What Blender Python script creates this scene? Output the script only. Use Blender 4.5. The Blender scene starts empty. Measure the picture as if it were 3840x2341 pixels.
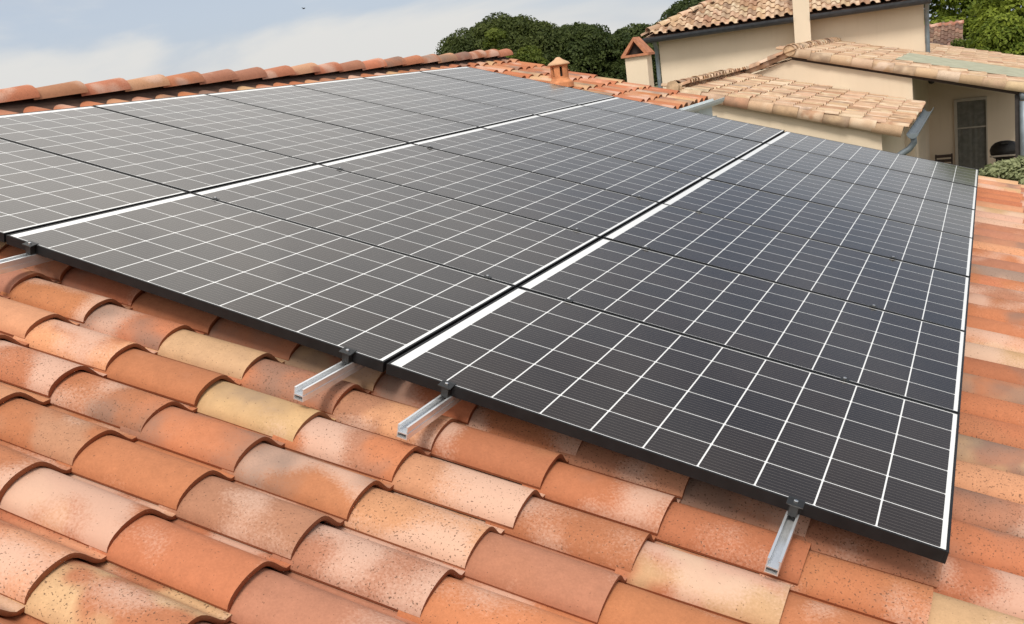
import bpy, math, random
import numpy as np
from mathutils import Vector, Matrix

R = math.radians
random.seed(7)
rng = np.random.default_rng(7)
scene = bpy.context.scene
COL = scene.collection
Z0 = 3.0                                     # height of the lowest panel corner above the ground

# ------------------------------------------------------------------ camera, sky, sun, exposure
cam_d = bpy.data.cameras.new("camera")
cam_d.sensor_width = 36.0
cam_d.lens = 34.252
cam_d.clip_start = 0.05
cam_d.clip_end = 2000.0
cam = bpy.data.objects.new("camera", cam_d)
COL.objects.link(cam)
right = Vector((0.8954624, 0.4252178, -0.1316701))
down = Vector((-0.0152119, -0.2663923, -0.9637446))
fwd = Vector((-0.4448772, 0.8650000, -0.2320759))
m = Matrix((right, -down, -fwd)).transposed().to_4x4()
m.translation = Vector((0.11792, -2.49800, 1.33443 + Z0))
cam.matrix_world = m
scene.camera = cam

SUN_AZ, SUN_EL = R(164.0), R(51.0)           # azimuth clockwise from +Y: high behind the camera
EXPO = 0.48
CLOUD = 0.69
world = bpy.data.worlds.new("World")
scene.world = world
world.use_nodes = True
wt = world.node_tree
wn, wl = wt.nodes, wt.links
wn.clear()
w_out = wn.new("ShaderNodeOutputWorld")
w_bg = wn.new("ShaderNodeBackground")
w_sky = wn.new("ShaderNodeTexSky")
w_sky.sky_type = 'NISHITA'
w_sky.sun_disc = False
w_sky.sun_elevation = SUN_EL
w_sky.sun_rotation = SUN_AZ
w_sky.air_density = 1.0
w_sky.dust_density = 1.5
w_tc = wn.new("ShaderNodeTexCoord")


def wmath(op, a, b=None, c=None):
    n = wn.new("ShaderNodeMath")
    n.operation = op
    for i, x in enumerate((a, b, c)):
        if x is None:
            continue
        if isinstance(x, (int, float)):
            n.inputs[i].default_value = x
        else:
            wl.new(x, n.inputs[i])
    return n.outputs[0]


w_sep = wn.new("ShaderNodeSeparateXYZ")
wl.new(w_tc.outputs['Generated'], w_sep.inputs[0])
w_map = wn.new("ShaderNodeMapping")
w_map.inputs['Scale'].default_value = (1.3, 1.3, 5.5)
w_map.inputs['Rotation'].default_value = (0.0, R(6), R(20))
w_map.inputs['Location'].default_value = (2.74, 0.66, 3.56)
wl.new(w_tc.outputs['Generated'], w_map.inputs[0])
w_n1 = wn.new("ShaderNodeTexNoise")
w_n1.inputs['Scale'].default_value = 1.9
w_n1.inputs['Detail'].default_value = 6.0
w_n1.inputs['Roughness'].default_value = 0.5
w_n1.inputs['Distortion'].default_value = 0.4
wl.new(w_map.outputs[0], w_n1.inputs['Vector'])


def wstep(x, lo, hi):
    n = wn.new("ShaderNodeMapRange")
    n.interpolation_type = 'SMOOTHSTEP'
    wl.new(x, n.inputs[0])
    n.inputs[1].default_value = lo
    n.inputs[2].default_value = hi
    return n.outputs[0]


w_x, w_y, w_z = w_sep.outputs[0], w_sep.outputs[1], w_sep.outputs[2]
w_ramp = wmath('MULTIPLY_ADD', wstep(w_n1.outputs[0], 0.40, 0.56), 0.70, 0.30)
# an opening of clear blue to the north-east, above the low bank of cloud
w_hole = wmath('MULTIPLY', wmath('MULTIPLY', wstep(w_x, -0.50, -0.04), wstep(w_z, 0.07, 0.27)), wstep(w_y, 0.0, 0.45))
w_hole = wmath('MULTIPLY', w_hole, wmath('MULTIPLY_ADD', wstep(w_n1.outputs[0], 0.35, 0.65), -0.25, 1.0))
# unseen brighter sky added behind the camera to light the walls
w_fill = wmath('MULTIPLY', wstep(w_y, -0.05, -0.75), wstep(w_z, -0.02, 0.10))
w_ramp = wmath('MAXIMUM', w_ramp, wmath('MULTIPLY', w_fill, 0.95))
w_ramp = wmath('MAXIMUM', w_ramp, wmath('MULTIPLY', wstep(w_z, 0.12, 0.24), 0.84))
w_mask = wmath('MULTIPLY', w_ramp, wmath('MULTIPLY_ADD', w_hole, -0.95, 1.0))
w_skys = wn.new("ShaderNodeVectorMath")
w_skys.operation = 'SCALE'
wl.new(w_sky.outputs[0], w_skys.inputs[0])
w_skys.inputs['Scale'].default_value = 0.030
w_pale = wn.new("ShaderNodeVectorMath")          # thin high haze keeps the gaps pale blue
w_pale.operation = 'ADD'
wl.new(w_skys.outputs[0], w_pale.inputs[0])
w_pale.inputs[1].default_value = (0.095, 0.115, 0.155)
w_zen = wmath('MULTIPLY_ADD', w_z, 0.50, 0.95)
w_zen = wmath('MULTIPLY_ADD', w_fill, 0.35, w_zen)
w_cl = wn.new("ShaderNodeVectorMath")
w_cl.operation = 'SCALE'
w_cl.inputs[0].default_value = (0.80 * CLOUD, 0.795 * CLOUD, 0.775 * CLOUD)
w_dot = wn.new("ShaderNodeVectorMath")
w_dot.operation = 'DOT_PRODUCT'
wl.new(w_tc.outputs['Generated'], w_dot.inputs[0])
GL_AZ, GL_EL = R(-50.0), R(36.0)                # brightest part of the cloud veil
w_dot.inputs[1].default_value = (math.sin(GL_AZ) * math.cos(GL_EL), math.cos(GL_AZ) * math.cos(GL_EL), math.sin(GL_EL))
w_glow = wmath('MULTIPLY', wmath('POWER', wmath('MAXIMUM', w_dot.outputs['Value'], 0.0), 9.0), 0.80)
wl.new(w_zen, w_cl.inputs['Scale'])
w_gl = wn.new("ShaderNodeVectorMath")
w_gl.operation = 'SCALE'
w_gl.inputs[0].default_value = (0.86 * CLOUD, 0.79 * CLOUD, 0.71 * CLOUD)
wl.new(wmath('MULTIPLY', w_glow, wstep(w_z, 0.10, 0.34)), w_gl.inputs['Scale'])
w_cl2 = wn.new("ShaderNodeVectorMath")
w_cl2.operation = 'ADD'
wl.new(w_cl.outputs[0], w_cl2.inputs[0])
wl.new(w_gl.outputs[0], w_cl2.inputs[1])
w_mix = wn.new("ShaderNodeMix")
w_mix.data_type = 'RGBA'
wl.new(w_mask, w_mix.inputs[0])
w_low = wn.new("ShaderNodeVectorMath")           # towards the horizon the gaps are milky
w_low.operation = 'MULTIPLY_ADD'
w_lowf = wn.new("ShaderNodeCombineXYZ")
w_lows = wmath('SUBTRACT', 1.0, wstep(w_z, 0.09, 0.24))
for i_ in range(3):
    wl.new(w_lows, w_lowf.inputs[i_])
wl.new(w_lowf.outputs[0], w_low.inputs[0])
w_low.inputs[1].default_value = (0.095, 0.12, 0.17)
wl.new(w_pale.outputs[0], w_low.inputs[2])
wl.new(w_low.outputs[0], w_mix.inputs[6])
wl.new(w_cl2.outputs[0], w_mix.inputs[7])
wl.new(w_mix.outputs[2], w_bg.inputs['Color'])
w_bg.inputs['Strength'].default_value = 1.0
wl.new(w_bg.outputs[0], w_out.inputs[0])

sun_d = bpy.data.lights.new("sun", 'SUN')
sun_d.energy = 2.0
sun_d.angle = R(15.0)
sun_d.color = (1.0, 0.94, 0.85)
sun = bpy.data.objects.new("sun", sun_d)
COL.objects.link(sun)
sdir = Vector((math.sin(SUN_AZ) * math.cos(SUN_EL), math.cos(SUN_AZ) * math.cos(SUN_EL), math.sin(SUN_EL)))
sun.rotation_euler = sdir.to_track_quat('Z', 'Y').to_euler()

scene.view_settings.view_transform = 'Standard'
scene.view_settings.look = 'None'
scene.view_settings.gamma = 1.0
scene.view_settings.use_curve_mapping = False
scene.view_settings.exposure = EXPO
scene.render.engine = 'CYCLES'
scene.cycles.max_bounces = 6
scene.cycles.use_denoising = True

# ------------------------------------------------------------------ node helpers and materials


class NT:
    def __init__(self, name):
        self.m = bpy.data.materials.new(name)
        self.m.use_nodes = True
        self.t = self.m.node_tree
        self.n, self.l = self.t.nodes, self.t.links
        self.b = self.n["Principled BSDF"]

    def set(self, **k):
        for key, v in k.items():
            self.b.inputs[key.replace('_', ' ')].default_value = v

    def link(self, a, b):
        self.l.new(a, b)

    def math(self, op, a, b=None, c=None, clamp=False):
        n = self.n.new("ShaderNodeMath")
        n.operation = op
        n.use_clamp = clamp
        for i, x in enumerate((a, b, c)):
            if x is None:
                continue
            if isinstance(x, (int, float)):
                n.inputs[i].default_value = x
            else:
                self.l.new(x, n.inputs[i])
        return n.outputs[0]

    def coord(self, kind='Object'):
        return self.n.new("ShaderNodeTexCoord").outputs[kind]

    def noise(self, vec, scale, detail=3.0, rough=0.55, dist=0.0):
        n = self.n.new("ShaderNodeTexNoise")
        n.inputs['Scale'].default_value = scale
        n.inputs['Detail'].default_value = detail
        n.inputs['Roughness'].default_value = rough
        n.inputs['Distortion'].default_value = dist
        if vec is not None:
            self.l.new(vec, n.inputs['Vector'])
        return n.outputs[0]

    def ramp(self, fac, lo, hi, clo=(0, 0, 0, 1), chi=(1, 1, 1, 1), ease=False):
        n = self.n.new("ShaderNodeMapRange")
        n.interpolation_type = 'SMOOTHSTEP' if ease else 'LINEAR'
        n.clamp = True
        for i, x in ((0, fac), (1, lo), (2, hi)):
            if isinstance(x, (int, float)):
                n.inputs[i].default_value = x
            else:
                self.l.new(x, n.inputs[i])
        return n.outputs[0]

    def mix(self, fac, a, b, mode='MIX'):
        n = self.n.new("ShaderNodeMix")
        n.data_type = 'RGBA'
        n.blend_type = mode
        for i, x in ((0, fac), (6, a), (7, b)):
            if isinstance(x, tuple):
                n.inputs[i].default_value = x if len(x) == 4 else (*x, 1)
            elif isinstance(x, (int, float)):
                n.inputs[i].default_value = x
            else:
                self.l.new(x, n.inputs[i])
        return n.outputs[2]

    def bump(self, h, strength=0.3, dist=0.01):
        n = self.n.new("ShaderNodeBump")
        n.inputs['Strength'].default_value = strength
        n.inputs['Distance'].default_value = dist
        self.l.new(h, n.inputs['Height'])
        self.l.new(n.outputs[0], self.b.inputs['Normal'])

    def attr(self, name):
        n = self.n.new("ShaderNodeAttribute")
        n.attribute_name = name
        return n

    def sep(self, c):
        n = self.n.new("ShaderNodeSeparateXYZ")
        self.l.new(c, n.inputs[0])
        return n.outputs

    def add(self, a, b):
        n = self.n.new("ShaderNodeVectorMath")
        n.operation = 'ADD'
        self.l.new(a, n.inputs[0])
        self.l.new(b, n.inputs[1])
        return n.outputs[0]

    def scale(self, a, s):
        n = self.n.new("ShaderNodeVectorMath")
        n.operation = 'SCALE'
        self.l.new(a, n.inputs[0])
        n.inputs['Scale'].default_value = s
        return n.outputs[0]

    def color(self, c):
        if isinstance(c, tuple):
            self.b.inputs['Base Color'].default_value = (*c, 1)
        else:
            self.l.new(c, self.b.inputs['Base Color'])


def mat_plain(name, col, rough=0.6, var=0.15, scale=6.0, metal=0.0, bump=0.0, bscale=80.0, spec=0.5):
    k = NT(name)
    v = k.coord()
    n = k.noise(v, scale, 4.0)
    lo = tuple(c * (1 - var) for c in col)
    hi = tuple(min(1, c * (1 + var)) for c in col)
    k.color(k.mix(k.ramp(n, 0.3, 0.7), lo, hi))
    k.set(Roughness=rough, Metallic=metal)
    k.b.inputs['Specular IOR Level'].default_value = spec
    if bump:
        k.bump(k.noise(v, bscale, 3.0), bump, 0.01)
    return k.m


def mat_tile(name, pale=(0.62, 0.425, 0.335), smoke=(0.19, 0.14, 0.115)):
    """fired clay: two colours per tile, pale bloom, smoke stains and small dark specks"""
    k = NT(name)
    c1, c2, rn = k.attr("tile_a"), k.attr("tile_b"), k.attr("tile_r")
    r = k.sep(rn.outputs['Color'])
    seed, pal, smk, spk = r[0], r[1], r[2], rn.outputs['Alpha']
    oc = k.coord()
    off = k.n.new("ShaderNodeCombineXYZ")
    k.link(k.math('MULTIPLY', seed, 37.0), off.inputs[0])
    k.link(k.math('MULTIPLY', seed, 91.0), off.inputs[1])
    k.link(k.math('MULTIPLY', seed, 53.0), off.inputs[2])
    v = k.add(oc, off.outputs[0])
    n_lo = k.noise(v, 4.2, 2.0, 0.5)
    n_lo2 = k.noise(k.scale(v, 1.37), 3.0, 1.2, 0.45)
    n_lo3 = k.noise(k.scale(v, 0.77), 5.0, 2.0, 0.5)
    n_fine = k.noise(oc, 140.0, 3.0, 0.6)
    n_mid = k.noise(oc, 34.0, 3.0, 0.6)
    base = k.mix(k.ramp(n_lo, 0.44, 0.56, ease=True), c1.outputs['Color'], c2.outputs['Color'])
    grain = k.math('MULTIPLY_ADD', n_fine, 0.34, k.math('MULTIPLY_ADD', n_mid, 0.28, 0.69))
    g3 = k.n.new("ShaderNodeCombineXYZ")
    for i in range(3):
        k.link(grain, g3.inputs[i])
    base = k.mix(1.0, base, g3.outputs[0], 'MULTIPLY')
    brk = k.math('MULTIPLY_ADD', n_fine, 0.24, -0.12)
    pf = k.ramp(k.math('ADD', k.math('ADD', n_lo2, brk), k.math('MULTIPLY', pal, 0.31)), 0.64, 0.84, ease=True)
    base = k.mix(k.math('MULTIPLY', pf, 0.64), base, pale)
    sf = k.ramp(k.math('ADD', k.math('ADD', n_lo3, k.math('MULTIPLY', brk, 0.6)), k.math('MULTIPLY', smk, 0.40)), 0.70, 0.98, ease=True)
    base = k.mix(k.math('MULTIPLY', sf, 0.72), base, smoke)
    sp = k.ramp(k.noise(oc, 165.0, 1.0, 0.5), k.math('MULTIPLY_ADD', spk, -0.11, 0.745), k.math('MULTIPLY_ADD', spk, -0.11, 0.775))
    base = k.mix(k.math('MULTIPLY', sp, 0.75), base, (0.10, 0.055, 0.035))
    k.color(base)
    k.set(Roughness=0.88)
    k.b.inputs['Specular IOR Level'].default_value = 0.25
    k.bump(k.math('MULTIPLY_ADD', n_fine, 0.7, n_mid), 0.22, 0.004)
    return k.m


def mat_wall(name, col=(0.64, 0.49, 0.33)):
    k = NT(name)
    v = k.coord()
    st = k.n.new("ShaderNodeMapping")
    st.inputs['Scale'].default_value = (5.0, 5.0, 0.35)
    k.link(v, st.inputs[0])
    streak = k.noise(st.outputs[0], 2.2, 4.0, 0.6)
    big = k.noise(v, 0.8, 4.0, 0.5)
    fine = k.noise(v, 60.0, 3.0, 0.6)
    c = k.mix(k.ramp(big, 0.3, 0.7), tuple(x * 0.93 for x in col), tuple(x * 1.06 for x in col))
    c = k.mix(k.math('MULTIPLY', k.ramp(streak, 0.55, 0.85), 0.20), c, (col[0] * 0.72, col[1] * 0.66, col[2] * 0.58))
    c = k.mix(k.math('MULTIPLY', fine, 0.16), c, (col[0] * 0.7, col[1] * 0.68, col[2] * 0.62))
    k.color(c)
    k.set(Roughness=0.92)
    k.b.inputs['Specular IOR Level'].default_value = 0.2
    k.bump(fine, 0.25, 0.01)
    return k.m


def mat_leaf(name, dark, light, trans=0.4):
    k = NT(name)
    a = k.attr("leaf")
    k.color(k.mix(a.outputs['Fac'], dark, light))
    k.set(Roughness=0.65)
    k.b.inputs['Specular IOR Level'].default_value = 0.25
    tr = k.n.new("ShaderNodeBsdfTranslucent")
    k.link(k.mix(a.outputs['Fac'], dark, light), tr.inputs['Color'])
    ms = k.n.new("ShaderNodeMixShader")
    ms.inputs[0].default_value = trans
    k.link(k.b.outputs[0], ms.inputs[1])
    k.link(tr.outputs[0], ms.inputs[2])
    k.link(ms.outputs[0], k.n["Material Output"].inputs['Surface'])
    return k.m


def mat_panel():
    """mono cells 6 x 10 with white gaps and thin silver ribbons under textured glass"""
    k = NT("solar_cells")
    s = k.sep(k.coord())
    X, Y = s[0], s[1]
    PX, PY, X0, Y0, NX, NY = 0.16280, 0.16520, 0.01135, 0.0195, 6, 10
    fx = k.math('DIVIDE', k.math('SUBTRACT', X, X0), PX)
    fy = k.math('DIVIDE', k.math('SUBTRACT', Y, Y0), PY)
    cx = k.math('ABSOLUTE', k.math('SUBTRACT', k.math('FRACT', fx), 0.5))
    cy = k.math('ABSOLUTE', k.math('SUBTRACT', k.math('FRACT', fy), 0.5))
    hx = 0.5 - 0.0018 / PX
    hy = 0.5 - 0.0024 / PY
    inx = k.math('LESS_THAN', cx, hx)
    iny = k.math('LESS_THAN', cy, hy)
    cham = k.math('LESS_THAN', k.math('ADD', cx, cy), 0.955)
    cell = k.math('MULTIPLY', k.math('MULTIPLY', inx, iny), cham)
    for val, hi_ in ((fx, NX), (fy, NY)):
        cell = k.math('MULTIPLY', cell, k.math('MULTIPLY', k.math('GREATER_THAN', val, 0.0), k.math('LESS_THAN', val, float(hi_))))
    bb = k.math('ABSOLUTE', k.math('SUBTRACT', k.math('FRACT', k.math('MULTIPLY', fx, 9.0)), 0.5))
    rib = k.math('LESS_THAN', bb, 0.5 * 0.0011 / (PX / 9.0))
    # cell to cell tone
    cid = k.n.new("ShaderNodeCombineXYZ")
    k.link(k.math('FLOOR', fx), cid.inputs[0])
    k.link(k.math('FLOOR', fy), cid.inputs[1])
    oi = k.n.new("ShaderNodeObjectInfo")
    k.link(k.math('MULTIPLY', oi.outputs['Random'], 50.0), cid.inputs[2])
    wn_ = k.n.new("ShaderNodeTexWhiteNoise")
    k.link(cid.outputs[0], wn_.inputs['Vector'])
    t = wn_.outputs['Value']
    ccol = k.mix(t, (0.0200, 0.0132, 0.0102), (0.0150, 0.0120, 0.0122))
    ccol = k.mix(rib, ccol, (0.145, 0.130, 0.116))
    dust = k.noise(k.coord(), 2.2, 4.0, 0.6)
    col = k.mix(cell, (0.78, 0.785, 0.78), ccol)
    col = k.mix(k.math('MULTIPLY', k.math('MULTIPLY_ADD', k.ramp(dust, 0.35, 0.8), 0.6, 0.4), 0.032), col, (0.36, 0.30, 0.25))
    k.color(col)
    k.link(k.math('MULTIPLY_ADD', dust, 0.10, 0.05), k.b.inputs['Roughness'])
    k.b.inputs['IOR'].default_value = 1.43
    k.b.inputs['Specular IOR Level'].default_value = 0.5
    return k.m


M_TILE = mat_tile("fired_clay")
M_OLD = mat_tile("weathered_clay", pale=(0.66, 0.52, 0.38), smoke=(0.24, 0.16, 0.11))
M_WALL = mat_wall("cream_render", (0.765, 0.635, 0.48))
M_WALL2 = mat_wall("sand_render", (0.765, 0.635, 0.485))
M_CELL = mat_panel()
M_BLACK = mat_plain("black_anodised", (0.012, 0.012, 0.013), 0.42, 0.2, 20.0, spec=0.25)
M_CLAMP = mat_plain("dark_clamp", (0.016, 0.0165, 0.017), 0.45, 0.2, 40.0)
M_ALU = mat_plain("mill_aluminium", (0.86, 0.87, 0.88), 0.22, 0.05, 30.0, metal=0.7, bump=0.05, bscale=300)
M_BOLT = mat_plain("steel_bolt", (0.62, 0.63, 0.64), 0.28, 0.1, 50.0, metal=1.0)
M_DECK = mat_plain("roof_deck", (0.09, 0.05, 0.035), 0.95, 0.3, 9.0)
M_ZINC = mat_plain("zinc_grey", (0.20, 0.235, 0.26), 0.45, 0.15, 8.0, metal=0.35)
M_DGUT = mat_plain("dark_gutter", (0.038, 0.042, 0.050), 0.45, 0.25, 10.0)
M_PALEZ = mat_plain("pale_zinc", (0.62, 0.67, 0.68), 0.5, 0.06, 6.0)
M_MORTAR = mat_plain("old_mortar", (0.50, 0.34, 0.21), 0.95, 0.35, 9.0, bump=0.5, bscale=30)
M_POT = mat_plain("clay_pot", (0.52, 0.215, 0.095), 0.85, 0.25, 14.0, bump=0.2, bscale=90)
M_CAP = mat_plain("clay_cap", (0.44, 0.18, 0.095), 0.85, 0.25, 10.0, bump=0.2, bscale=60)
M_DARK = mat_plain("dark_inside", (0.03, 0.022, 0.018), 0.95, 0.3)  # near-black fill inside the vent slots and the chimney cap
M_LICH = mat_plain("green_sheet", (0.315, 0.315, 0.235), 0.8, 0.16, 4.0, bump=0.2, bscale=30)
M_WOOD = mat_plain("dark_wood", (0.055, 0.034, 0.024), 0.7, 0.3, 12.0)
M_POST = mat_plain("post_dark", (0.035, 0.028, 0.026), 0.6, 0.3, 12.0)
M_FRAME = mat_plain("cream_frame", (0.50, 0.44, 0.36), 0.6, 0.08, 6.0)
M_CURT = mat_plain("curtain_cloth", (0.72, 0.69, 0.60), 0.9, 0.2, 9.0)
M_BBQ = mat_plain("black_enamel", (0.014, 0.011, 0.009), 0.6, 0.2, 9.0)
M_SHELF = mat_plain("pale_shelf", (0.40, 0.34, 0.27), 0.6, 0.15, 9.0)
M_BARK = mat_plain("bark", (0.10, 0.065, 0.045), 0.9, 0.35, 5.0, bump=0.6, bscale=14)
M_PAVE = mat_plain("patio_paving", (0.17, 0.135, 0.10), 0.85, 0.2, 3.0)
M_FEATH = mat_plain("dark_feathers", (0.03, 0.03, 0.035), 0.8, 0.2)
k = NT("window_pane")
k.color((0.012, 0.016, 0.014))
k.set(Roughness=0.06, Alpha=0.34)
M_PANE = k.m
k = NT("ground_earth")
v = k.coord()
c = k.mix(k.ramp(k.noise(v, 0.12, 5.0, 0.6), 0.4, 0.62), (0.055, 0.085, 0.025), (0.17, 0.135, 0.085))
k.color(k.mix(k.math('MULTIPLY', k.noise(v, 6.0, 4.0, 0.7), 0.5), c, (0.035, 0.05, 0.018)))
k.set(Roughness=0.95)
k.bump(k.noise(v, 8.0, 4.0), 0.5, 0.05)
M_GROUND = k.m
L_PINE = mat_leaf("pine_needles", (0.028, 0.044, 0.011), (0.105, 0.128, 0.030))
L_OAK = mat_leaf("dark_leaves", (0.024, 0.042, 0.012), (0.092, 0.118, 0.030))
L_YEL = mat_leaf("yellow_leaves", (0.055, 0.085, 0.012), (0.17, 0.20, 0.03))
L_BRI = mat_leaf("bright_leaves", (0.075, 0.12, 0.015), (0.32, 0.38, 0.05))
L_SHR = mat_leaf("shrub_leaves", (0.10, 0.13, 0.045), (0.52, 0.54, 0.30))

# ------------------------------------------------------------------ mesh helpers


class MB:
    """collects shapes that become ONE mesh object"""

    def __init__(self):
        self.v, self.f = [], []

    def quad(self, pts):
        b = len(self.v)
        self.v += [tuple(p) for p in pts]
        self.f.append(tuple(range(b, b + len(pts))))

    def box(self, lo, hi, mat4=None):
        x0, y0, z0 = lo
        x1, y1, z1 = hi
        p = [(x0, y0, z0), (x1, y0, z0), (x1, y1, z0), (x0, y1, z0), (x0, y0, z1), (x1, y0, z1), (x1, y1, z1), (x0, y1, z1)]
        if mat4 is not None:
            p = [tuple(mat4 @ Vector(q)) for q in p]
        b = len(self.v)
        self.v += p
        self.f += [tuple(b + i for i in q) for q in ((3, 2, 1, 0), (4, 5, 6, 7), (0, 1, 5, 4), (1, 2, 6, 5), (2, 3, 7, 6), (3, 0, 4, 7))]
        return self

    def prism(self, poly, axis, a0, a1):
        """extrude a polygon (2D) along 'x','y' or 'z' from a0 to a1"""
        def P(q, a):
            return {'x': (a, q[0], q[1]), 'y': (q[0], a, q[1]), 'z': (q[0], q[1], a)}[axis]
        n = len(poly)
        b = len(self.v)
        self.v += [P(q, a0) for q in poly] + [P(q, a1) for q in poly]
        self.f.append(tuple(range(b, b + n)))
        self.f.append(tuple(range(b + 2 * n - 1, b + n - 1, -1)))
        for i in range(n):
            j = (i + 1) % n
            self.f.append((b + i, b + n + i, b + n + j, b + j))
        return self

    def tube(self, path, rad, seg=10, cap=True):
        path = [Vector(p) for p in path]
        rads = rad if isinstance(rad, (list, tuple)) else [rad] * len(path)
        b = len(self.v)
        up = None
        for i, p in enumerate(path):
            t = (path[min(i + 1, len(path) - 1)] - path[max(i - 1, 0)]).normalized()
            if up is None:
                up = t.orthogonal().normalized()
            else:
                up = (up - t * up.dot(t)).normalized()
            s = t.cross(up)
            for j in range(seg):
                a = 2 * math.pi * j / seg
                self.v.append(tuple(p + (up * math.cos(a) + s * math.sin(a)) * rads[i]))
        for i in range(len(path) - 1):
            for j in range(seg):
                a, c = b + i * seg + j, b + i * seg + (j + 1) % seg
                self.f.append((a, c, c + seg, a + seg))
        if cap:
            self.f.append(tuple(range(b + seg - 1, b - 1, -1)))
            e = b + (len(path) - 1) * seg
            self.f.append(tuple(range(e, e + seg)))
        return self

    def lathe(self, prof, seg=20, centre=(0, 0, 0)):
        b = len(self.v)
        for r_, z in prof:
            for j in range(seg):
                a = 2 * math.pi * j / seg
                self.v.append((centre[0] + r_ * math.cos(a), centre[1] + r_ * math.sin(a), centre[2] + z))
        for i in range(len(prof) - 1):
            for j in range(seg):
                a, c = b + i * seg + j, b + i * seg + (j + 1) % seg
                self.f.append((a, c, c + seg, a + seg))
        return self

    def build(self, name, mat, parent=None, smooth=False, loc=None, bevel=0.0):
        me = bpy.data.meshes.new(name)
        me.from_pydata(self.v, [], self.f)
        me.validate()
        me.update()
        if mat:
            me.materials.append(mat)
        if smooth:
            me.polygons.foreach_set("use_smooth", [True] * len(me.polygons))
        o = bpy.data.objects.new(name, me)
        COL.objects.link(o)
        if parent is not None:
            o.parent = parent
        if loc is not None:
            o.location = loc
        if bevel:
            bv = o.modifiers.new("bevel", 'BEVEL')
            bv.width = bevel
            bv.segments = 2
            bv.limit_method = 'ANGLE'
        return o


def np_mesh(name, V, F, mat, parent=None, attrs=None, smooth=False):
    """V (n,3), F (m,4) -> object; attrs: name -> (n,4) colours per vertex or (n,) floats"""
    me = bpy.data.meshes.new(name)
    V = np.asarray(V, np.float32)
    F = np.asarray(F, np.int32)
    me.vertices.add(len(V))
    me.vertices.foreach_set("co", V.ravel())
    me.loops.add(F.size)
    me.loops.foreach_set("vertex_index", F.ravel())
    me.polygons.add(len(F))
    me.polygons.foreach_set("loop_start", np.arange(0, F.size, F.shape[1], dtype=np.int32))
    me.polygons.foreach_set("loop_total", np.full(len(F), F.shape[1], np.int32))
    if smooth:
        me.polygons.foreach_set("use_smooth", np.ones(len(F), bool))
    me.update(calc_edges=True)
    for an, arr in (attrs or {}).items():
        arr = np.asarray(arr, np.float32)
        if arr.ndim == 2:
            a = me.attributes.new(an, 'FLOAT_COLOR', 'POINT')
            a.data.foreach_set("color", arr.ravel())
        else:
            a = me.attributes.new(an, 'FLOAT', 'POINT')
            a.data.foreach_set("value", arr)
    me.materials.append(mat)
    o = bpy.data.objects.new(name, me)
    COL.objects.link(o)
    if parent is not None:
        o.parent = parent
    return o


def thing(name, label, cat, loc=(0, 0, 0), group=None):
    o = bpy.data.objects.new(name, None)
    o.empty_display_size = 0.2
    COL.objects.link(o)
    o.location = loc
    tag(o, label, cat, group)
    return o


def tag(o, label, cat, group=None):
    o["label"] = label
    o["category"] = cat
    if group:
        o["group"] = group


def structure(o):
    o["kind"] = "structure"
    return o


# ------------------------------------------------------------------ tiles
PAL_NEW = [((0.445, 0.168, 0.082), 0.50), ((0.53, 0.325, 0.178), 0.13), ((0.40, 0.180, 0.108), 0.17),
           ((0.53, 0.255, 0.140), 0.18)]
PAL_RIDGE = [((0.46, 0.175, 0.095), 0.55), ((0.38, 0.17, 0.105), 0.25), ((0.53, 0.28, 0.16), 0.20)]
PAL_OLD = [((0.49, 0.325, 0.21), 0.45), ((0.53, 0.375, 0.245), 0.28), ((0.40, 0.235, 0.145), 0.19), ((0.58, 0.45, 0.32), 0.08)]
PAL_BROWN = [((0.17, 0.10, 0.075), 0.5), ((0.24, 0.14, 0.10), 0.3), ((0.13, 0.085, 0.07), 0.2)]


def pick(pal, n, g):
    cols = np.array([c for c, _ in pal])
    p = np.array([w for _, w in pal])
    c = cols[g.choice(len(cols), n, p=p / p.sum())]
    return np.clip(c * g.normal(1.0, 0.06, (n, 1)) * g.normal(1.0, 0.025, (n, 3)), 0.01, 0.95)


def tile_attrs(n, nv, pal, g, pale=(0.0, 1.0), smoke=0.22, speck=1.0):
    a, b = pick(pal, n, g), pick(pal, n, g)
    same = g.random(n) < 0.72
    b[same] = a[same] * 0.94
    r = np.zeros((n, 4))
    r[:, 0] = g.random(n)
    r[:, 1] = pale[0] + (pale[1] - pale[0]) * g.random(n) ** 1.8
    r[:, 2] = np.where(g.random(n) < smoke, 0.55 + 0.45 * g.random(n), 0.25 * g.random(n))
    r[:, 3] = g.random(n) * speck
    one = np.ones((n, 1))
    return {"tile_a": np.repeat(np.hstack([a, one]), nv, 0), "tile_b": np.repeat(np.hstack([b, one]), nv, 0),
            "tile_r": np.repeat(r, nv, 0)}


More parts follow.
